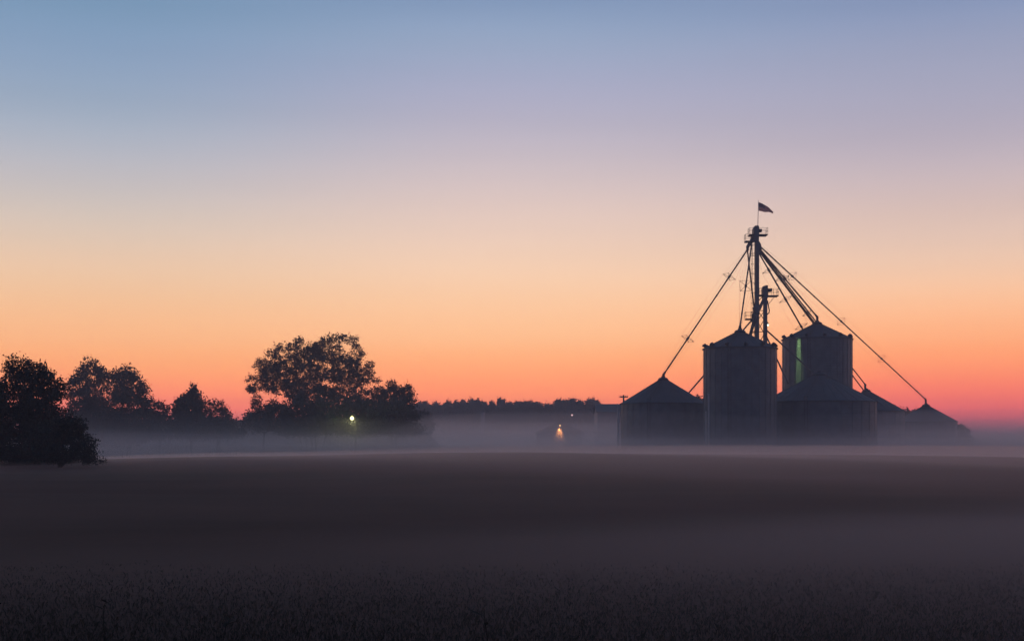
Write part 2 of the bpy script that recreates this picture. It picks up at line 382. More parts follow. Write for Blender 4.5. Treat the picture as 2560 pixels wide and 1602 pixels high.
for dy in (-.42, .42):
    m = MB().box((x0, LY + dy, (Z_(604) - .8) / 2), (.54, .36, Z_(604) + .8), bev=.03)
    for k in range(14): m.box((x0, LY + dy, 1 + k * 2.4), (.60, .42, .08))
    m.build('leg_casing', M['steel'], el)
xh = X_(1889); m = MB(); hw, hd = .39, .8
prof = [(-hw, Z_(604)), (hw, Z_(604)), (hw, zt - .05), (hw * .55, zt), (-hw * .5, zt), (-hw, zt - .35)]
n = len(prof)
m.add([(xh + a, LY - hd, z) for a, z in prof] + [(xh + a, LY + hd, z) for a, z in prof], [tuple(range(n)), tuple(range(n, 2*n))[::-1]] + [(i, i + n, (i+1) % n + n, (i+1) % n) for i in range(n)])
m.build('head', M['steel'], el)
m = MB().tube([(X_(1895), LY, Z_(576)), (X_(1904), LY, Z_(576))], .23, 10); m.box((X_(1899), LY, Z_(580)), (.5, .5, .14)); m.box((X_(1903.5), LY, Z_(576)), (.16, .36, .4), bev=.03); m.build('motor', M['motor'], el)
platform(el, X_(1895.5), X_(1917), Z_(588.5), LY - .9, LY + .9, .95)
platform(el, X_(1872), X_(1883), Z_(588.5), LY - .9, LY + .9, .95)
platform(el, X_(1862), X_(1877), Z_(605), LY - .9, LY + .6, 1.0)
platform(el, X_(1863), X_(1878), Z_(798.5), LY - .9, LY + .6, 1.0)
m = MB().tube([(X_(1884), LY - .2, Z_(590)), (X_(1881), LY - .2, Z_(600)), (X_(1868), LY - .3, Z_(618)), (X_(1868), LY - .3, Z_(627))], [.34, .36, .26, .2], 8); m.build('discharge_chute', M['steel'], el)
m = MB().tube([(X_(1896), LY - .1, Z_(604)), (X_(1897), LY - .1, Z_(612)), (X_(1899), LY - .1, Z_(622)), (X_(1896), LY - .1, Z_(634))], [.15, .34, .36, .2], 10); m.build('distributor', M['steel'], el)
m = MB(); m.tube([(X_(1891), LY - .4, Z_(764)), (X_(1889), LY - .4, Z_(770)), (X_(1890), LY - .4, Z_(784)), (X_(1893), LY - .4, Z_(790))], [.3, .55, .52, .28], 8); m.build('lower_distributor', M['steel'], el)
m = MB().tube([(X_(1888), LY - .4, Z_(782)), (X_(1885), LY - .4, Z_(792)), (X_(1883), LY - .4, Z_(806))], [.4, .45, .32], 8); m.tube([(X_(1884), LY - .4, Z_(804)), (X_(1875), LY - .4, Z_(836)), (X_(1874), LY - .4, Z_(870))], .26, 8); m.build('boot_chute', M['steel'], el)
m = MB(); ladder(m, (X_(1881), LY - .75, 1.5), (X_(1881), LY - .75, Z_(600)), (1, 0, 0), .42, .5, .022)
for k, py in enumerate((614, 636, 641, 662, 686, 710, 734, 760, 782, 806, 830)):
    z = Z_(py); c = Vector((X_(1881), LY - .75, z)); m.tube([c + Vector((-.36, 0, 0)), c + Vector((-.34, -.4, 0)), c + Vector((0, -.65, 0)), c + Vector((.34, -.4, 0)), c + Vector((.42, 0, 0))], .03, 4)
    m.tube([c + Vector((-.36, 0, 0)), c + Vector((.6, .4, 0))], .028, 4)
for q in ((-.36, 0), (-.2, -.52), (.2, -.52)): m.tube([(X_(1881) + q[0], LY - .75 + q[1], Z_(835)), (X_(1881) + q[0], LY - .75 + q[1], Z_(612))], .018, 4)
m.build('ladder', M['dark_steel'], el)
e2 = thing('bucket_elevator', 'shorter bucket elevator with side motor, right of the tall one', 'grain elevator', (X_(1913), LY, -.8))
x2 = X_(1913)
for dy in (-.36, .36):
    m = MB().box((x2, LY + dy, (Z_(745) - .8) / 2), (.50, .3, Z_(745) + .8), bev=.03)
    for k in range(10): m.box((x2, LY + dy, 1 + k * 2.4), (.56, .36, .08))
    m.build('leg_casing', M['steel'], e2)
m = MB(); prof = [(-.3, Z_(748)), (.3, Z_(748)), (.37, Z_(740)), (.37, Z_(715)), (.2, Z_(714)), (-.3, Z_(716)), (-.37, Z_(719)), (-.37, Z_(742))]; n = len(prof); xh2 = X_(1912)
m.add([(xh2 + a, LY - .7, z) for a, z in prof] + [(xh2 + a, LY + .7, z) for a, z in prof], [tuple(range(n)), tuple(range(n, 2*n))[::-1]] + [(i, i + n, (i+1) % n + n, (i+1) % n) for i in range(n)])
m.build('head', M['steel'], e2)
m = MB().tube([(X_(1918), LY, Z_(725)), (X_(1929), LY, Z_(725))], .22, 10); m.box((X_(1923), LY, Z_(729)), (.55, .45, .12)); m.box((X_(1928.5), LY, Z_(724)), (.2, .34, .42), bev=.03); m.build('motor', M['motor'], e2)
platform(e2, X_(1918), X_(1944), Z_(740.5), LY - .9, LY + .9, 1.0)
platform(e2, X_(1896), X_(1906), Z_(739), LY - .9, LY + .9, 1.0)
m = MB()
for d in (-.8, .8): m.tube([(X_(1936), LY + d, Z_(742)), (X_(1920), LY + d * .4, Z_(762))], .025, 4)
m.tube([(X_(1907), LY - .3, Z_(740)), (X_(1896), LY - .3, Z_(752))], .06, 5); m.build('knee_brace', M['dark_steel'], e2)
m = MB().tube([(X_(1909), LY - .3, Z_(748)), (X_(1903), LY - .3, Z_(760)), (X_(1897), LY - .3, Z_(772)), (X_(1893), LY - .3, Z_(780))], [.22, .24, .3, .26], 8); m.build('discharge_chute', M['steel'], e2)
m = MB().tube([(X_(1918), LY - .3, Z_(752)), (X_(1920), LY - .3, Z_(764)), (X_(1922.5), LY - .3, Z_(776)), (X_(1921.5), LY - .3, Z_(783)), (X_(1917), LY - .3, Z_(786))], .09, 6); m.build('dust_pipe', M['dark_steel'], e2)
# bracing between the two legs
br = MB()
for (a, b) in (((1894, 800), (1909, 778)), ((1894, 778), (1909, 800)), ((1895, 823), (1909, 800)), ((1894, 806), (1910, 836)), ((1880, 830), (1909, 830)), ((1880, 833), (1896, 833)), ((1896, 777), (1910, 777)), ((1894, 862), (1909, 836))):
    br.tube([(X_(a[0]), LY - .45, Z_(a[1])), (X_(b[0]), LY - .45, Z_(b[1]))], .06, 5)
br.build('cross_brace', M['dark_steel'], e2)

# flag
fx = X_(1894.5)
fp = thing('flagpole', 'thin flagpole on top of the tall bucket elevator', 'flagpole', (fx, LY, zt - .1))
MB().tube([(fx, LY, zt - .1), (fx + .1, LY, Z_(503))], [.055, .035], 8).build('pole', M['pale'], fp)
MB().lathe([(.0, -.07), (.07, 0), (.0, .07)], 8, (fx + .1, LY, Z_(503) + .06)).build('finial', M['pale'], fp)
nu, nv = 39, 26; fv, uv = [], []
hx = fx + .13
top = [(0, 505.5), (.28, 510), (.55, 516), (.8, 523), (1, 529)]; bot = [(0, 527.5), (.28, 529), (.55, 530.5), (.8, 532), (1, 533)]
for j in range(nv + 1):
    for i in range(nu + 1):
        u, v = i / nu, j / nv
        zt_ = Z_(np.interp(u, *zip(*top))); zb_ = Z_(np.interp(u, *zip(*bot)))
        fv.append((hx + u * 2.32 - .12 * u * (1 - v) , LY + .22 * math.sin(u * 7 + v * 1.6) * (.2 + u), zb_ + (zt_ - zb_) * v + .03 * math.sin(u * 11)))
        uv.append((u, v))
me = bpy.data.meshes.new('flag'); me.from_pydata(fv, [], [(j*(nu+1)+i, j*(nu+1)+i+1, (j+1)*(nu+1)+i+1, (j+1)*(nu+1)+i) for j in range(nv) for i in range(nu)])
ul = me.uv_layers.new(name='uv')
for lp in me.loops: ul.data[lp.index].uv = uv[lp.vertex_index]
me.polygons.foreach_set('use_smooth', [True] * len(me.polygons))
fm = bpy.data.materials.new('flag_cloth'); fm.use_nodes = True; t = fm.node_tree; bs = t.nodes['Principled BSDF']; bs.inputs['Roughness'].default_value = .9
def nd(ty, **kw):
    n = t.nodes.new(ty)
    for k, v in kw.items(): setattr(n, k, v)
    return n
def mm(op, a, b=None):
    n = nd('ShaderNodeMath', operation=op)
    for i, v in enumerate((a, b)):
        if v is None: continue
        if isinstance(v, (int, float)): n.inputs[i].default_value = v
        else: t.links.new(v, n.inputs[i])
    return n.outputs[0]
uvn = nd('ShaderNodeUVMap', uv_map='uv'); sp = nd('ShaderNodeSeparateXYZ'); t.links.new(uvn.outputs[0], sp.inputs[0]); U, Vv = sp.outputs[0], sp.outputs[1]
stripe = mm('LESS_THAN', mm('MODULO', mm('MULTIPLY', Vv, 13), 2), 1.0)
canton = mm('MULTIPLY', mm('LESS_THAN', U, .42), mm('GREATER_THAN', Vv, 6 / 13))
# nine rows of stars
su = mm('MULTIPLY', U, 12 / .42); sv = mm('MULTIPLY', mm('SUBTRACT', Vv, 6 / 13), 10 / (7 / 13))
du = mm('SUBTRACT', mm('PINGPONG', su, 1.0), 0.0); dv = mm('PINGPONG', sv, 1.0)
star = mm('MAXIMUM', mm('LESS_THAN', mm('ADD', du, dv), .45), mm('GREATER_THAN', mm('ADD', du, dv), 1.55))
def mixc(f, a, b):
    n = nd('ShaderNodeMix', data_type='RGBA'); t.links.new(f, n.inputs[0])
    for i, v in ((6, a), (7, b)):
        if isinstance(v, tuple): n.inputs[i].default_value = (*v, 1)
        else: t.links.new(v, n.inputs[i])
    return n.outputs[2]
colr = mixc(stripe, (.55, .53, .52), (.35, .02, .035))
tl = nd('ShaderNodeBsdfTranslucent'); mxs = nd('ShaderNodeMixShader'); mxs.inputs[0].default_value = .62
colr = mixc(canton, colr, mixc(star, (.015, .022, .09), (.5, .5, .5)))
t.links.new(colr, bs.inputs['Base Color']); t.links.new(colr, tl.inputs[0]); t.links.new(bs.outputs[0], mxs.inputs[1]); t.links.new(tl.outputs[0], mxs.inputs[2]); t.links.new(mxs.outputs[0], t.nodes['Material Output'].inputs[0])
me.materials.append(fm); tag(link('flag', me), 'striped flag with dark starred corner drooping from the flagpole', 'flag')

# ------------------------------------------------------------------ spouts
def spout(label, a, b, frames=(), bend=None, r=.112, fsize=.78, cable=True, kind='spout'):
    a, b = Vector(a), Vector(b); t = thing('grain_spout', label, 'grain spout', a, 'grain spouts running from the elevators to the bins')
    m = MB().tube([a, b], r, 8); d = (b - a).normalized(); Lg = (b - a).length
    for k in range(1, int(Lg / 3.0)): p = a + d * k * 3.0; m.tube([p - d * .06, p + d * .06], r * 1.28, 8)
    m.build('pipe', M['pipe'], t)
    if bend: MB().tube([b - d * .5, b + d * .05, b.lerp(bend, .3), bend], [r * 1.2, r * 1.9, r * 1.9, r * 1.5], 8).build('elbow', M['pipe'], t)
    s1 = d.cross(Vector((0, 0, 1))).normalized(); s2 = s1.cross(d).normalized(); cor = [[a + (s1 * i + s2 * j) * .1 for i, j in ((1,1),(1,-1),(-1,-1),(-1,1))]]
    for f in frames:
        p = a + (b - a) * f; mb = MB(); q = [p + (s1 * i + s2 * j) * fsize for i, j in ((1,1),(1,-1),(-1,-1),(-1,1))]
        for k in range(4): mb.tube([p, q[k]], .032, 4); mb.tube([q[k], q[(k + 1) % 4]], .03, 4)
        mb.tube([p - d * .2, p + d * .2], r * 1.7, 8); mb.build('truss_frame', M['pipe'], t); cor.append(q)
    cor.append([b + (s1 * i + s2 * j) * .1 for i, j in ((1,1),(1,-1),(-1,-1),(-1,1))])
    if frames and cable:
        mb = MB()
        for k in range(4):
            for u in range(len(cor) - 1): mb.tube([cor[u][k], cor[u + 1][k]], .011, 3)
        mb.build('guy_cable', M['pipe'], t)
    return t
def on(px, py, Y): return P(px, py, Y)
def frac(a, b, pxs):                                # photo columns -> fraction along a 3-D line
    out = []
    for px in pxs:
        f = lambda s: CX + (a.lerp(b, s)).x * F / (a.lerp(b, s)).y
        lo, hi = 0., 1.
        for _ in range(40):
            m = (lo + hi) / 2
            if (f(m) - px) * (f(1) - f(0)) < 0: lo = m
            else: hi = m
        out.append(lo)
    return out
dl, dr = on(1868, 625, LY - .3), on(1898, 622, LY - .1)
a, b = dl, on(1659, 936, A['Y']); spout('leftmost long spout sloping down to the peak of the short left bin', a, b, frac(a, b, (1823, 1719)), on(1658, 944, A['Y']))
a, b = on(1879, 612, LY - .4), on(1850, 817, B['Y']); spout('steep spout dropping to the peak of the tall front bin', a, b, frac(a, b, (1864.5,)), on(1849.5, 825, B['Y']), fsize=.85)
a, b = on(1868.5, 625, LY - .3), on(1886, 776, LY - .4); spout('near vertical spout feeding the lower distributor beside the ladder', a, b)
cz_ = lambda px: C['ze'] + (C['R'] - abs((px - CX) * C['Y'] / F - C['x'])) / C['R'] * (C['za'] - C['ze'])
a, b = on(1897, 632, LY - .1), on(2007, 823, C['Y'] - .3); spout('spout landing low on the left roof slope of the green lit bin', a, b, frac(a, b, (1922, 1964, 2003)))
a, b = on(1897, 627, LY), on(2036, 806, C['Y'] - .2); spout('spout ending just left of the peak of the green lit bin', a, b, frac(a, b, (1950, 2018)), fsize=.6)
a, b = on(1898, 621, LY + .1), on(2043, 792, C['Y']); spout('spout with elbow standing over the peak of the green lit bin', a, b, frac(a, b, (1962,)), on(2043, 805, C['Y']), fsize=.6)
a, b = on(1897, 613, LY + .2), on(2314, 998, F_['Y']); spout('longest spout running right to the peak of the smallest bin', a, b, frac(a, b, (1981, 2103, 2204)), on(2315, 1011, F_['Y']), fsize=.62)
a, b = on(1899, 624, LY + .4), on(2163, 961, E_['Y']); spout('upper of two parallel spouts behind the green lit bin, ending in an elbow', a, b, (), on(2163, 975, E_['Y']))
a, b = on(1899, 630, LY + .4), on(2158, 974, E_['Y'] - .4); spout('lower of two parallel spouts behind the green lit bin, ending on the roof', a, b)
a, b = on(1917, 826, LY - .3), on(2046, 944, D['Y'] - 1.0); spout('spout crossing in front of the green lit wall to the broad low bin', a, b, r=.12)
a, b = on(1912, 832, LY), on(1970, 958, D['Y'] + .5); spout('short steep spout seen in the gap between the two tall bins', a, b, r=.12)
a, b = on(1884, 795, LY - .4), on(1720, 984, A['Y'] - .5); spout('spout passing behind the tall front bin to the short left bin', a, b, r=.12)

# ------------------------------------------------------------------ poles
up_ = thing('utility_pole', 'wooden utility pole with one crossarm behind the short left bin', 'utility pole', (P(1559, 1128, 228).x, 228, -.8))
xx = up_.location.x
MB().tube([(xx, 228, -.8), (xx, 228, P(0, 987, 228).z)], [.17, .13], 10).build('pole', M['wood'], up_)
MB().box((xx, 227.8, P(0, 992.5, 228).z), (1.35, .12, .16)).build('crossarm', M['wood'], up_)
for q in (-.6, -.3, .3, .6): MB().lathe([(.05, 0), (.09, .06), (.06, .1), (.08, .15), (.0, .2)], 8, (xx + q, 227.8, P(0, 992.5, 228).z + .08)).build('insulator', M['pale'], up_)
for lab, px, py, Y, r in (('pale post at the left edge of the short left bin', 1546, 1012, 205, .16), ('slim pale post at the left edge of the tall front bin', 1772, 985, 191, .11),
                    ('short pale post beside the slim one at the tall bin', 1765, 1030, 191, .09), ('pale post in front of the hazy bin with two spouts', 2184, 1000, 250, .17), ('pale post at the right edge of the smallest bin', 2391, 1062, 268, .16)):
    xq = P(px, 0, Y).x; t_ = thing('post', lab, 'post', (xq, Y, -.8), 'pale posts standing by the bins')
    zt_ = P(px, py, Y).z
    MB().tube([(xq, Y, -.8), (xq, Y, zt_)], r, 10).build('shaft', M['pale'], t_)
    MB().lathe([(r + .04, 0), (r + .05, .08), (.0, .16)], 10, (xq, Y, zt_)).build('cap', M['pale'], t_)

# ------------------------------------------------------------------ farm buildings
def shed(label, px0, px1, py_ridge, py_eave, Y, depth, door=False, ridge='x'):
    x0_, x1_ = P(px0, 0, Y).x, P(px1, 0, Y).x; zr, ze = P(0, py_ridge, Y).z, P(0, py_eave, Y).z; zb = -.8
    t_ = thing('shed', label, 'shed', ((x0_ + x1_) / 2, Y + depth / 2, zb))
    m = MB()
    if ridge == 'x':
        ym = Y + depth / 2
        m.add([(x0_, Y, zb), (x1_, Y, zb), (x1_, Y, ze), (x0_, Y, ze), (x0_, Y + depth, zb), (x1_, Y + depth, zb), (x1_, Y + depth, ze), (x0_, Y + depth, ze), (x0_, ym, zr), (x1_, ym, zr)],
              [(0,1,2,3), (5,4,7,6), (1,5,6,9,2), (4,0,3,8,7)])
        m.build('wall', M['barn'], t_); o = .3
        MB().add([(x0_-o, Y-o, ze-.1), (x1_+o, Y-o, ze-.1), (x1_+o, ym, zr+.05), (x0_-o, ym, zr+.05), (x1_+o, Y+depth+o, ze-.1), (x0_-o, Y+depth+o, ze-.1),
                  (x0_-o, Y-o, ze), (x1_+o, Y-o, ze), (x1_+o, ym, zr+.2), (x0_-o, ym, zr+.2), (x1_+o, Y+depth+o, ze), (x0_-o, Y+depth+o, ze)],
                 [(0,3,2,1), (3,5,4,2), (6,7,8,9), (9,8,10,11), (0,1,7,6), (4,5,11,10), (1,2,8,7), (2,4,10,8), (0,6,9,3), (3,9,11,5)]).build('roof', M['barn_roof'], t_)
    else:
        xm = (x0_ + x1_) / 2
        m.add([(x0_, Y, zb), (x1_, Y, zb), (x1_, Y, ze), (xm, Y, zr), (x0_, Y, ze), (x0_, Y + depth, zb), (x1_, Y + depth, zb), (x1_, Y + depth, ze), (xm, Y + depth, zr), (x0_, Y + depth, ze)],
              [(0,1,2,3,4), (6,5,9,8,7), (1,6,7,2), (5,0,4,9)])
        m.build('wall', M['barn'], t_); o = .35
        k = (zr - ze) / (xm - x0_)
        MB().add([(x0_-o, Y-o, ze-o*k), (xm, Y-o, zr), (x1_+o, Y-o, ze-o*k), (x0_-o, Y+depth, ze-o*k), (xm, Y+depth, zr), (x1_+o, Y+depth, ze-o*k),
                  (x0_-o, Y-o, ze-o*k+.15), (xm, Y-o, zr+.15), (x1_+o, Y-o, ze-o*k+.15), (x0_-o, Y+depth, ze-o*k+.15), (xm, Y+depth, zr+.15), (x1_+o, Y+depth, ze-o*k+.15)],
                 [(0,3,4,1), (1,4,5,2), (6,7,10,9), (7,8,11,10), (0,1,7,6), (1,2,8,7), (3,0,6,9), (2,5,11,8), (4,3,9,10), (5,4,10,11)]).build('roof', M['barn_roof'], t_)
    MB().box(((x0_ * .6 + x1_ * .4), Y - .03, zb + 1.5), (2.6, .08, 3.0), bev=.03).build('door', M['dark_steel'], t_)
    return t_
shed('low machine shed with a straight roofline left of the short left bin', 1494, 1640, 1009, 1030, 335, 14)
shed('long low farm shed in the mist left of the bins, lit by an orange lamp', 1345, 1455, 1056, 1080, 300, 22, ridge='y')
ts = thing('tower_silo', 'slim dark tower silo in front of the distant wood', 'silo', (P(1207, 0, 430).x, 430, -.8))
xq = ts.location.x; z1 = P(0, 1030, 430).z
MB().lathe([(.62, -.8), (.62, z1)], 20, (xq, 430, 0)).build('wall', M['barn'], ts)
MB().lathe([(.66, z1), (.6, z1 + .35), (.35, z1 + .6), (.0, z1 + .7)], 20, (xq, 430, 0)).build('dome', M['barn_roof'], ts)

# ------------------------------------------------------------------ lamps
def lamp(label, px, py, Y, mat, col, watt, rad, side=1, pole=True, base=-.8, aim=None, spread=74, squeeze=1.0):
    p = P(px, py, Y); t_ = thing('yard_lamp', label, 'yard light', (p.x, Y + .25, base if pole else p.z + .3), 'lit yard lamps around the farm')
    if pole: MB().tube([(p.x + .35 * side, Y + .9, base), (p.x + .35 * side, Y + .9, p.z + .9)], [.08, .06], 8).build('pole', M['bark'], t_)
    ax = p.x + .35 * side
    MB().tube([(ax, Y + (.9 if pole else .25), p.z + .45), (ax - .15 * side, Y + .15, p.z + .6), (p.x, Y, p.z + .5), (p.x, Y, p.z + .25)], .035, 6).build('arm', M['dark_steel'], t_)
    MB().lathe([(.10, .34), (.14, .2), (rad * 1.05, .10), (rad * 1.0, .07), (.05, .12)], 14, (p.x, Y, p.z)).build('hood', M['dark_steel'], t_)
    pr = [(max(.001, rad * math.sin(math.pi * i / 8)), -rad * math.cos(math.pi * i / 8)) for i in range(9)]
    MB().lathe(pr, 16, (p.x, Y, p.z)).build('bulb', mat, t_, True)
    li = bpy.data.lights.new('lamp_light', 'SPOT' if aim else 'POINT'); li.color = col; li.energy = watt; li.shadow_soft_size = rad
    lo = bpy.data.objects.new('lamp_light', li); COL.objects.link(lo); lo.location = (p.x, Y - max(rad * 1.5, 1.0 if pole else 0), p.z - rad * 1.2); lo.parent = t_
    lo.matrix_parent_inverse = Matrix.Translation(t_.location).inverted()
    if aim:
        li.spot_size = math.radians(spread); li.spot_blend = .7; lo.location.y = p.y - .05
        lo.rotation_euler = (Vector(aim) - lo.location).to_track_quat('-Z', 'Y').to_euler(); lo.scale = (squeeze, 1, 1)
lamp('bright yellow white yard lamp glowing in front of the big trees', 880, 1045, 218, M['lamp_white'], (.95, 1, .42), 420, .30)
lamp('orange lamp shining down onto the wall of the misty shed', 1400, 1063, 299.5, M['lamp_orange'], (1, .36, .10), 2600, .16, aim=(P(1399, 0, 299).x, 299.85, -.5), spread=112, squeeze=.42, pole=False)
lamp('small white lamp on the right side of the shorter elevator leg', 1919.5, 812, LY + .8, M['lamp_green'], (.58, 1, .34), 2300, .14, side=-1, pole=False, aim=(C['x'] - 3.75, C['Y'] - 3.95, 14.6), spread=84, squeeze=.075)
lamp('faint pink lamp in front of the distant wood', 1430, 1037, 420, M['lamp_pink'], (1, .5, .5), 5, .26)

# ------------------------------------------------------------------ trees
def make_tree(name, label, cat, blobs, Y, base, zoom, leaf, clus, per, rng, mat='leaf', group=None, trunk_r=.3, depth=.55, sub=None, stems=1, gap=.0, dens=3.2, grow=1.15):
    """blobs: crown lobes as (x,y,rx,ry) read off an enlargement; zoom=(ox,oy,scale) turns them into photo pixels"""
    ox, oy, sc = zoom; k = Y / F
    bl = [((ox + b[0] * sc - CX) * k, H + (HZ - (oy + b[1] * sc)) * k, b[2] * sc * k * grow, b[3] * sc * k * grow) for b in blobs]
    bx = (base - CX) * k
    half = max(b[2] for b in bl); W = (max(b[0] + b[2] for b in bl) - min(b[0] - b[2] for b in bl)) / 2
    zmax = max(b[1] + b[3] for b in bl); zmin = -.8
    cen = []
    for (x_, z_, rx, rz) in bl:
        ry = (rx + rz) / 2 * 1.15
        n = max(3, int(1.15 * (rx * rz * ry) ** (1/1.5) / clus ** 2 * 3.2 * dens))
        v = rng.normal(size=(n, 3)); v /= np.linalg.norm(v, axis=1)[:, None]; v *= (rng.uniform(.15, 1, n) ** .45)[:, None]
        dy = rng.uniform(-1, 1) * depth * W * max(0, 1 - abs(x_ - bx) / (W * 1.3))
        cen.append(np.stack([x_ + v[:, 0] * rx * .92, Y + dy + v[:, 1] * ry, z_ + v[:, 2] * rz * .92], 1))
    cen = np.concatenate(cen); cen = cen[cen[:, 2] > -.6]
    if gap: cen = cen[rng.uniform(size=len(cen)) > gap]
    t_ = thing(name, label, cat, (bx, Y, zmin), group)
    # skeleton: each clump joins the nearest point of what has grown so far
    nodes = []; par = []
    for s in range(stems):
        o = np.array([bx + (s - (stems - 1) / 2) * .7, Y + rng.uniform(-.5, .5) * (stems > 1), zmin]); last = -1
        top = zmin + (zmax - zmin) * rng.uniform(.45, .65); m_ = 7
        tx = bx + (s - (stems - 1) / 2) / max(1, stems) * W * .9
        for i in range(m_):
            f = i / (m_ - 1); nodes.append(np.array([o[0] + (tx - o[0]) * f ** 1.4 + rng.normal() * .12 * f, o[1] + rng.normal() * .15 * f, zmin + (top - zmin) * f])); par.append(last); last = len(nodes) - 1
    order = np.argsort(np.hypot(cen[:, 0] - bx, cen[:, 2] - zmin) + rng.uniform(0, 1.5, len(cen)))
    for ci in order[:420]:
        c_ = cen[ci]; A_ = np.array(nodes); dd = np.linalg.norm(A_ - c_, axis=1) + np.maximum(0, A_[:, 2] - c_[2]) * 1.5
        j = int(np.argmin(dd)); p0 = A_[j]; Ln = np.linalg.norm(c_ - p0)
        if Ln < .15: continue
        m_ = max(1, min(4, int(Ln / .8))); last = j
        for i in range(1, m_ + 1):
            f = i / m_; q = p0 + (c_ - p0) * f; q = q + np.array([rng.normal(), rng.normal(), rng.normal() + 1.0 * math.sin(f * math.pi)]) * .07 * Ln * (f < 1)
            nodes.append(q); par.append(last); last = len(nodes) - 1
    cnt = np.zeros(len(nodes))
    for i in range(len(nodes) - 1, -1, -1):
        cnt[i] += 1
        if par[i] >= 0: cnt[par[i]] += cnt[i]
    rad = np.maximum(.012 + leaf * .03, trunk_r / math.sqrt(stems) * (cnt / cnt.max()) ** .48)
    m = MB()
    for i in range(len(nodes)):
        if par[i] >= 0: m.tube([nodes[par[i]], nodes[i]], [rad[par[i]] if par[par[i]] >= 0 or True else rad[i], rad[i]] if rad[par[i]] < rad[i] * 2.5 else [rad[i] * 1.6, rad[i]], 5, cap=False)
    m.build('trunk', M['bark'], t_)
    Cn = np.repeat(cen, per, axis=0); off = rng.normal(size=(len(Cn), 3)) * clus * .40; off[:, 2] *= .8
    tip = rng.uniform(size=len(Cn)) < .16; dirc = np.repeat(rng.normal(size=cen.shape), per, axis=0); dirc[:, 2] = np.abs(dirc[:, 2]) * .9; dirc /= np.linalg.norm(dirc, axis=1)[:, None]
    off[tip] = dirc[tip] * (clus * rng.uniform(.3, 1.5, tip.sum()))[:, None] + off[tip] * .18
    V = leaves(Cn + off, leaf, rng, .6)
    me = poly_mesh('crown', V, 4); me.materials.append(M[mat]); cr = link('crown', me, t_)
    return t_
r_ = np.random.default_rng
z5 = (0, 860, 460 / 2174); z6 = (420, 820, 680 / 2416); z7 = (1040, 940, 560 / 2416); z4 = (1920, 780, 540 / 2207)
make_tree('tree', 'nearest dark leafy tree filling the left edge of the field', 'tree',
  [(120,210,40,55),(190,220,28,45),(285,230,45,55),(345,255,40,45),(115,310,55,80),(400,280,50,60),(470,300,38,60),(250,350,150,70),(430,400,130,80),(570,370,60,60),(640,420,55,60),(690,440,38,55),(40,520,60,60),(-40,540,80,120),
   (300,480,260,130),(580,540,130,120),(690,560,70,90),(200,700,300,180),(520,720,200,160),(620,830,120,90),(200,950,330,200),(480,980,220,180),(250,1180,380,180),(-150,800,200,300),(-150,1100,250,300),(-150,500,90,120),(60,1330,260,110),(420,1290,230,130)],
  88, 190, z5, .15, .42, 34, r_(11), trunk_r=.28, depth=.3, group='leafy trees on the left side')
make_tree('bush', 'low spreading bush in front of the nearest tree, at field level', 'bush',
  [(770,900,110,80),(880,940,90,90),(930,1000,60,100),(800,1040,190,120),(650,1100,170,140),(960,1130,70,90),(1060,1190,55,50),(1000,1260,110,90),(1095,1300,45,50),(800,1230,260,120),(520,1290,250,110),(900,1340,200,70),(1080,1365,80,45),(1210,1375,38,26)],
  80, 150, z5, .12, .36, 30, r_(12), trunk_r=.14, depth=.3, mat='needle')
make_tree('tree', 'round topped tree behind the nearest one, with small sky gaps', 'tree',
  [(1090,225,75,50),(1060,310,120,70),(950,350,70,60),(1180,330,85,80),(1230,380,55,80),(880,450,70,70),(1000,450,120,80),(1180,470,110,100),(900,560,70,50),(1100,590,190,90),(790,505,60,30),(820,620,70,60),(1000,740,240,120),(1150,880,260,150),(900,900,150,130),(1100,720,240,90),(1000,1020,220,90)],
  235, 232, z5, .36, .9, 22, r_(13), trunk_r=.4, depth=.35, group='leafy trees on the left side', gap=.08)
make_tree('tree', 'tree with a long right slope, third from the left edge', 'tree',
  [(1530,325,60,45),(1460,350,60,40),(1350,345,40,55),(1600,390,55,60),(1500,420,150,70),(1380,450,70,90),(1640,480,65,90),(1600,560,110,110),(1400,580,140,110),(1690,520,50,60),(1700,640,80,100),(1500,740,260,130),(1740,760,80,90),(1550,920,300,150),(1300,900,200,140),(1800,880,110,80),(1500,1020,300,80),(1500,640,150,70)],
  228, 320, z5, .36, .9, 22, r_(14), trunk_r=.4, depth=.35, group='leafy trees on the left side', gap=.06)
make_tree('bush', 'ragged bush at the right foot of the sloping tree', 'bush', [(1855,720,35,45),(1900,750,40,40),(1945,770,35,45),(1890,830,70,60),(1960,860,60,30),(1860,930,120,60)], 226, 398, z5, .34, .7, 18, r_(15), trunk_r=.12, group='bushes along the yard')
make_tree('conifer', 'small pointed conifer standing alone left of the big tree', 'tree',
  [(205,535,28,35),(195,585,45,40),(170,630,45,40),(250,620,48,50),(200,690,80,60),(105,660,32,40),(95,720,45,50),(130,770,80,50),(260,700,55,70),(230,780,110,60),(110,800,60,30),(220,840,120,40)],
  230, 478, z6, .36, .7, 26, r_(16), mat='needle', trunk_r=.2)
make_tree('bush', 'wide open bush on the right of the pointed conifer', 'bush', [(345,665,30,35),(390,660,35,30),(450,690,50,40),(510,720,35,30),(400,730,80,40),(530,770,40,35),(450,770,110,45),(430,830,140,40)], 228, 542, z6, .3, .65, 15, r_(17), trunk_r=.14, gap=.25, group='bushes along the yard')
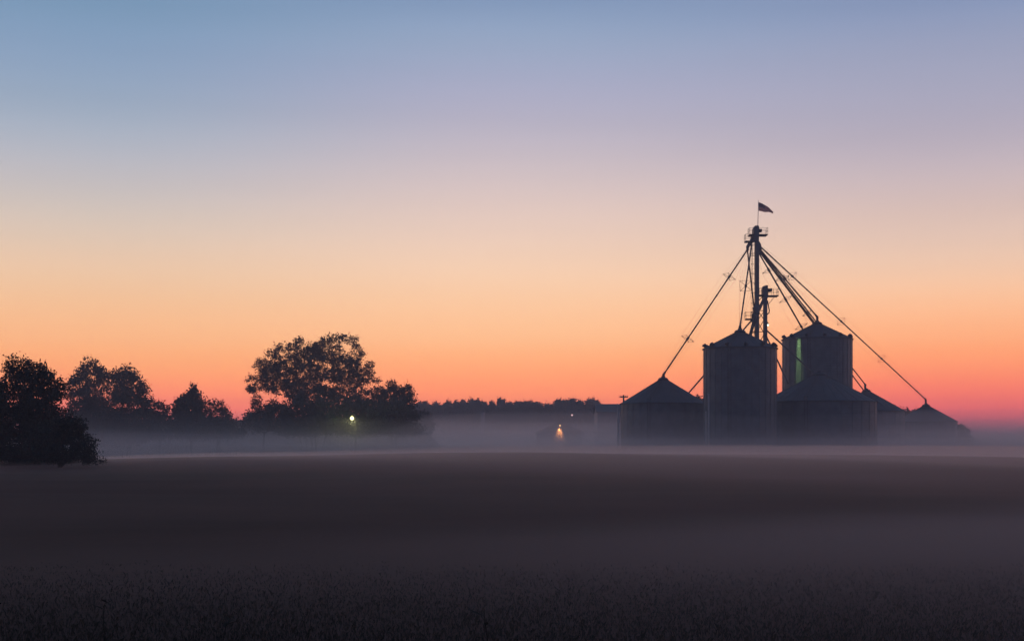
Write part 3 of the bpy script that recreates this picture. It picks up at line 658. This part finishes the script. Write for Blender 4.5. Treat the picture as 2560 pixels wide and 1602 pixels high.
make_tree('tree', 'biggest broad tree with sky showing through its open crown', 'tree',
  [(1560,105,75,45),(1480,110,50,35),(1640,110,45,40),(1390,150,80,50),(1190,135,45,50),(1080,165,70,45),(1020,190,50,40),(950,225,60,40),(1250,200,90,55),(1340,190,80,60),(1480,190,80,55),(1660,190,50,50),(1690,250,45,50),(840,300,60,38),(800,330,40,40),(830,400,50,50),(850,460,50,40),(760,460,45,35),(730,540,45,40),(780,540,55,45),(860,530,45,50),
   (1000,290,70,45),(1100,290,80,45),(1200,320,90,50),(1330,300,90,60),(1460,290,80,60),(1580,280,60,45),(1650,340,70,60),(1780,330,55,40),(1720,400,70,45),(1800,400,50,35),(1790,460,70,35),(1840,470,35,25),(1720,490,70,50),(980,500,35,45),(960,560,80,40),(1060,510,55,60),(1120,600,80,60),(1350,420,100,70),(1480,420,90,70),(1600,450,80,80),(1400,560,90,50),(1530,570,90,60),(1670,570,90,60),(1780,580,60,50),(780,640,45,55),(790,700,50,50),(1200,470,50,60),(950,410,50,30),(1300,520,60,50),(1550,380,170,160),(1350,600,300,90),(1250,230,220,70),(1000,430,180,140),(1200,430,180,140),(900,380,100,90)],
  236, 780, z6, .27, .6, 22, r_(18), trunk_r=.55, depth=.5, stems=5, gap=.0, dens=1.75, grow=1.12)
def lowmass(name, label, blobs, Y, base, sd, group=None, zoom=z6, leaf=.36): return make_tree(name, label, 'bush', blobs, Y, base, zoom, leaf, .9, 22, r_(sd), trunk_r=.15, group=group, dens=4)
lowmass('bush', 'dark bushes under the left side of the biggest tree', [(710,790,40,40),(780,780,80,50),(920,680,55,60),(860,740,70,50),(960,760,110,70),(800,850,140,70),(1000,850,180,80)], 226, 660, 21)
lowmass('bush', 'low dark scrub around the foot of the pointed conifer', [(80,850,90,50),(200,880,120,60),(60,940,110,50),(260,950,150,45)], 227, 478, 31)
lowmass('bush', 'low dark scrub around the foot of the wide open bush', [(400,860,110,50),(520,850,90,45),(420,940,130,50),(580,930,110,45)], 226, 548, 32)
lowmass('bush', 'dark scrub at the foot of the round topped tree', [(1000,1080,220,90),(1200,1120,220,90),(850,1080,120,80)], 226, 225, 33, zoom=z5)
lowmass('bush', 'dark scrub at the foot of the sloping tree', [(1450,1100,200,90),(1650,1080,200,90),(1850,1060,130,80)], 224, 325, 34, zoom=z5)
lowmass('bush', 'dark undergrowth below the middle of the biggest tree', [(1100,720,90,60),(1200,680,80,70),(1320,700,90,60),(1220,800,180,100),(1420,720,90,60),(1400,820,160,90),(1200,900,250,60)], 224, 790, 22)
lowmass('bush', 'dark undergrowth behind the bright yellow white lamp', [(1550,690,100,70),(1660,650,90,70),(1740,700,90,70),(1650,800,200,110),(1820,760,120,90),(1700,900,260,60)], 226, 890, 23)
make_tree('tree', 'small feathery tree on the right of the biggest tree', 'tree', [(1980,500,40,40),(1950,560,55,50),(2040,560,60,50),(2120,540,45,45),(2150,590,35,30),(1880,560,55,45),(1870,630,70,60),(2060,620,80,40),(1960,640,90,50)], 232, 978, z6, .3, .6, 16, r_(24), trunk_r=.2, gap=.12)
lowmass('bush', 'broad dark bush under the small feathery tree', [(2130,660,70,40),(2050,700,140,60),(1900,720,90,60),(2100,780,130,90),(1950,820,200,90),(2050,900,220,60)], 228, 990, 25)
lowmass('bush', 'faded round bush at the right end of the big tree group', [(2270,800,60,60),(2230,850,80,60),(2300,870,60,50),(2240,920,110,60)], 290, 1062, 26)
make_tree('tree', 'round tree at the right end beside the smallest bin', 'tree', [(1930,1180,36,32),(1965,1172,34,30),(1990,1195,40,35),(2015,1205,26,24),(2020,1230,35,35),(1950,1260,60,50),(2040,1280,35,35),(2090,1310,30,30),(2050,1330,60,30),(1950,1330,80,50)], 288, 2398, z4, .26, .42, 20, r_(27), trunk_r=.25, dens=2.2, grow=1.1)
lowmass('bush', 'dark tree tops between the two rightmost bins', [(1390,1030,30,30),(1440,1020,30,20),(1480,1040,40,30),(1430,1100,90,60)], 300, 2268, 28, zoom=z4)
make_tree('conifer', 'spiky conifer tops between the short left bin and tall bin', 'tree', [(930,905,15,25),(955,915,14,30),(980,940,16,30),(900,930,30,25),(950,980,60,50)], 300, 1745, (1520, 780, 460 / 1932), .4, .7, 20, r_(29), mat='needle')
for i, (px, w) in enumerate(((2462, 26), (2505, 18))):
    make_tree('bush', ('faint low bush on the far right horizon', 'fainter tiny bush at the far right edge of the horizon')[i], 'bush', [(px, 1124, w, 6), (px - w * .4, 1119, w * .35, 5), (px + w * .4, 1121, w * .4, 4)], 520, px, (0, 0, 1), .7, 1.3, 14, r_(40 + i))
# hedge that joins the trees, and the far wood
def wood(name, label, cat, tops, Y, n, leaf, sd, mat='far_leaf', thick=12, rough=1.0):
    g = r_(sd); px = g.uniform(tops[0][0], tops[-1][0], n); ty = np.interp(px, *zip(*tops)); ty = ty + g.normal(size=n) * .8 + rough * (np.sin(px * .11 + sd) + np.sin(px * .31) * .8 + np.sin(px * .83 + 2) * .6 + np.abs(np.sin(px * .19)) * 1.5)
    zt_ = H + (HZ - ty) * Y / F; z = -.8 + (zt_ + .8) * g.uniform(0, 1, n) ** .85
    y = Y + g.uniform(0, thick, n); C_ = np.stack([(px - CX) * Y / F, y, z], 1)
    me = poly_mesh(name, leaves(C_, leaf, g, .8), 4); me.materials.append(M[mat]); return tag(link(name, me), label, cat, kind='stuff')
wood('hedge', 'low dark hedge joining the trees on the left', 'hedge', [(60, 1046), (240, 1042), (330, 1048), (420, 1049), (500, 1050), (620, 1051), (720, 1045), (960, 1042), (1035, 1062), (1085, 1100), (1110, 1130)], 262, 75000, .5, 51, thick=5, rough=.6)
wood('wood', 'far wood forming a dark band behind the misty field', 'wood', [(1000, 1012), (1060, 1010), (1120, 1012), (1200, 1010), (1300, 1011), (1360, 1016), (1390, 1014), (1500, 1012), (1560, 1016), (1760, 1010), (1800, 1020)], 520, 60000, 1.1, 52)
ft = [(30,285,35),(95,272,30),(215,283,40),(345,268,32),(430,276,35),(510,262,45),(600,247,28),(660,256,45),(730,281,35),(820,270,22),(905,240,24),(940,256,24),(1005,281,40),(1100,270,36),(1210,272,60),(1310,278,50),(1425,296,50),(1545,256,48),(1610,262,40),(1685,248,50),(1770,272,36),(1865,262,40),(1895,244,40),(1945,262,35)]
FTL = {0: 'distant tree top at the left end of the far wood, by the faded round bush', 3: 'distant tree top standing by itself above the left part of the far wood', 6: 'pointed distant tree top left of a broader one', 7: 'broad distant tree top right of the pointed one in the far wood',
       10: 'tallest forked tree top in the middle of the far wood', 11: 'smaller twin beside the tallest forked tree top of the far wood', 17: 'left half of a big domed tree pair above the orange lamp', 18: 'middle of the big domed tree pair above the orange lamp', 19: 'right half of the big domed tree pair above the faint pink lamp',
       21: 'left side of the last distant tree before the machine shed', 22: 'top of the last distant tree before the machine shed', 23: 'right side of the last distant tree, touching the machine shed roofline'}
for i, (xq, yq, w) in enumerate(ft):
    make_tree('tree', FTL.get(i, 'low rounded tree top barely rising from the even line of the far wood'), 'tree', [(xq, yq + 22, w * .75, 22), (xq - w * .5, yq + 40, w * .6, 24), (xq + w * .5, yq + 38, w * .6, 24), (xq, yq + 70, w * 1.2, 40), (xq, yq + 150, w * 1.2, 80)], 505 + (i * 7) % 12, 1040 + xq * .2318, z7, .6, .9, 14, r_(100 + i), mat='far_leaf', group='distant trees of the far wood', trunk_r=.3)

# ------------------------------------------------------------------ weeds in the foreground
def weed(label, pts, Y, nl, sd):
    g = r_(sd); p = [P(a, b, Y) for a, b in pts]; z0 = float(gz(p[0].x, Y)); p[0].z = z0
    t_ = thing('weed', label, 'weed', (p[0].x, Y, z0), 'tall weeds at the near edge of the field')
    MB().tube(p, [.005, .004, .003, .002][:len(p)], 5).build('stem', M['grass'], t_)
    for i in range(nl):
        f = g.uniform(.35, 1); k = f * (len(p) - 1); j = min(int(k), len(p) - 2); q = p[j].lerp(p[j + 1], k - j); a_ = g.uniform(0, 6.28); l_ = g.uniform(.07, .16)
        d = Vector((math.cos(a_), math.sin(a_), .35)); s = Vector((-math.sin(a_), math.cos(a_), 0)) * l_ * .16
        MB().add([q, q + d * l_ * .5 + s, q + d * l_, q + d * l_ * .5 - s + Vector((0, 0, .004))], [(0, 1, 2, 3)]).build('leaf', M['grass'], t_)
weed('bare bent weed stalk near the bottom middle of the picture', [(1222, 1640), (1218, 1590), (1212, 1555), (1210, 1520)], 11.5, 2, 61)
weed('weed with a drooping dark leaf near the bottom left corner', [(262, 1640), (258, 1545), (262, 1508), (280, 1500)], 12.5, 2, 62)
weed('short leafy weed left of the bare stalk', [(560, 1660), (558, 1600), (566, 1560), (590, 1553)], 11, 4, 63)
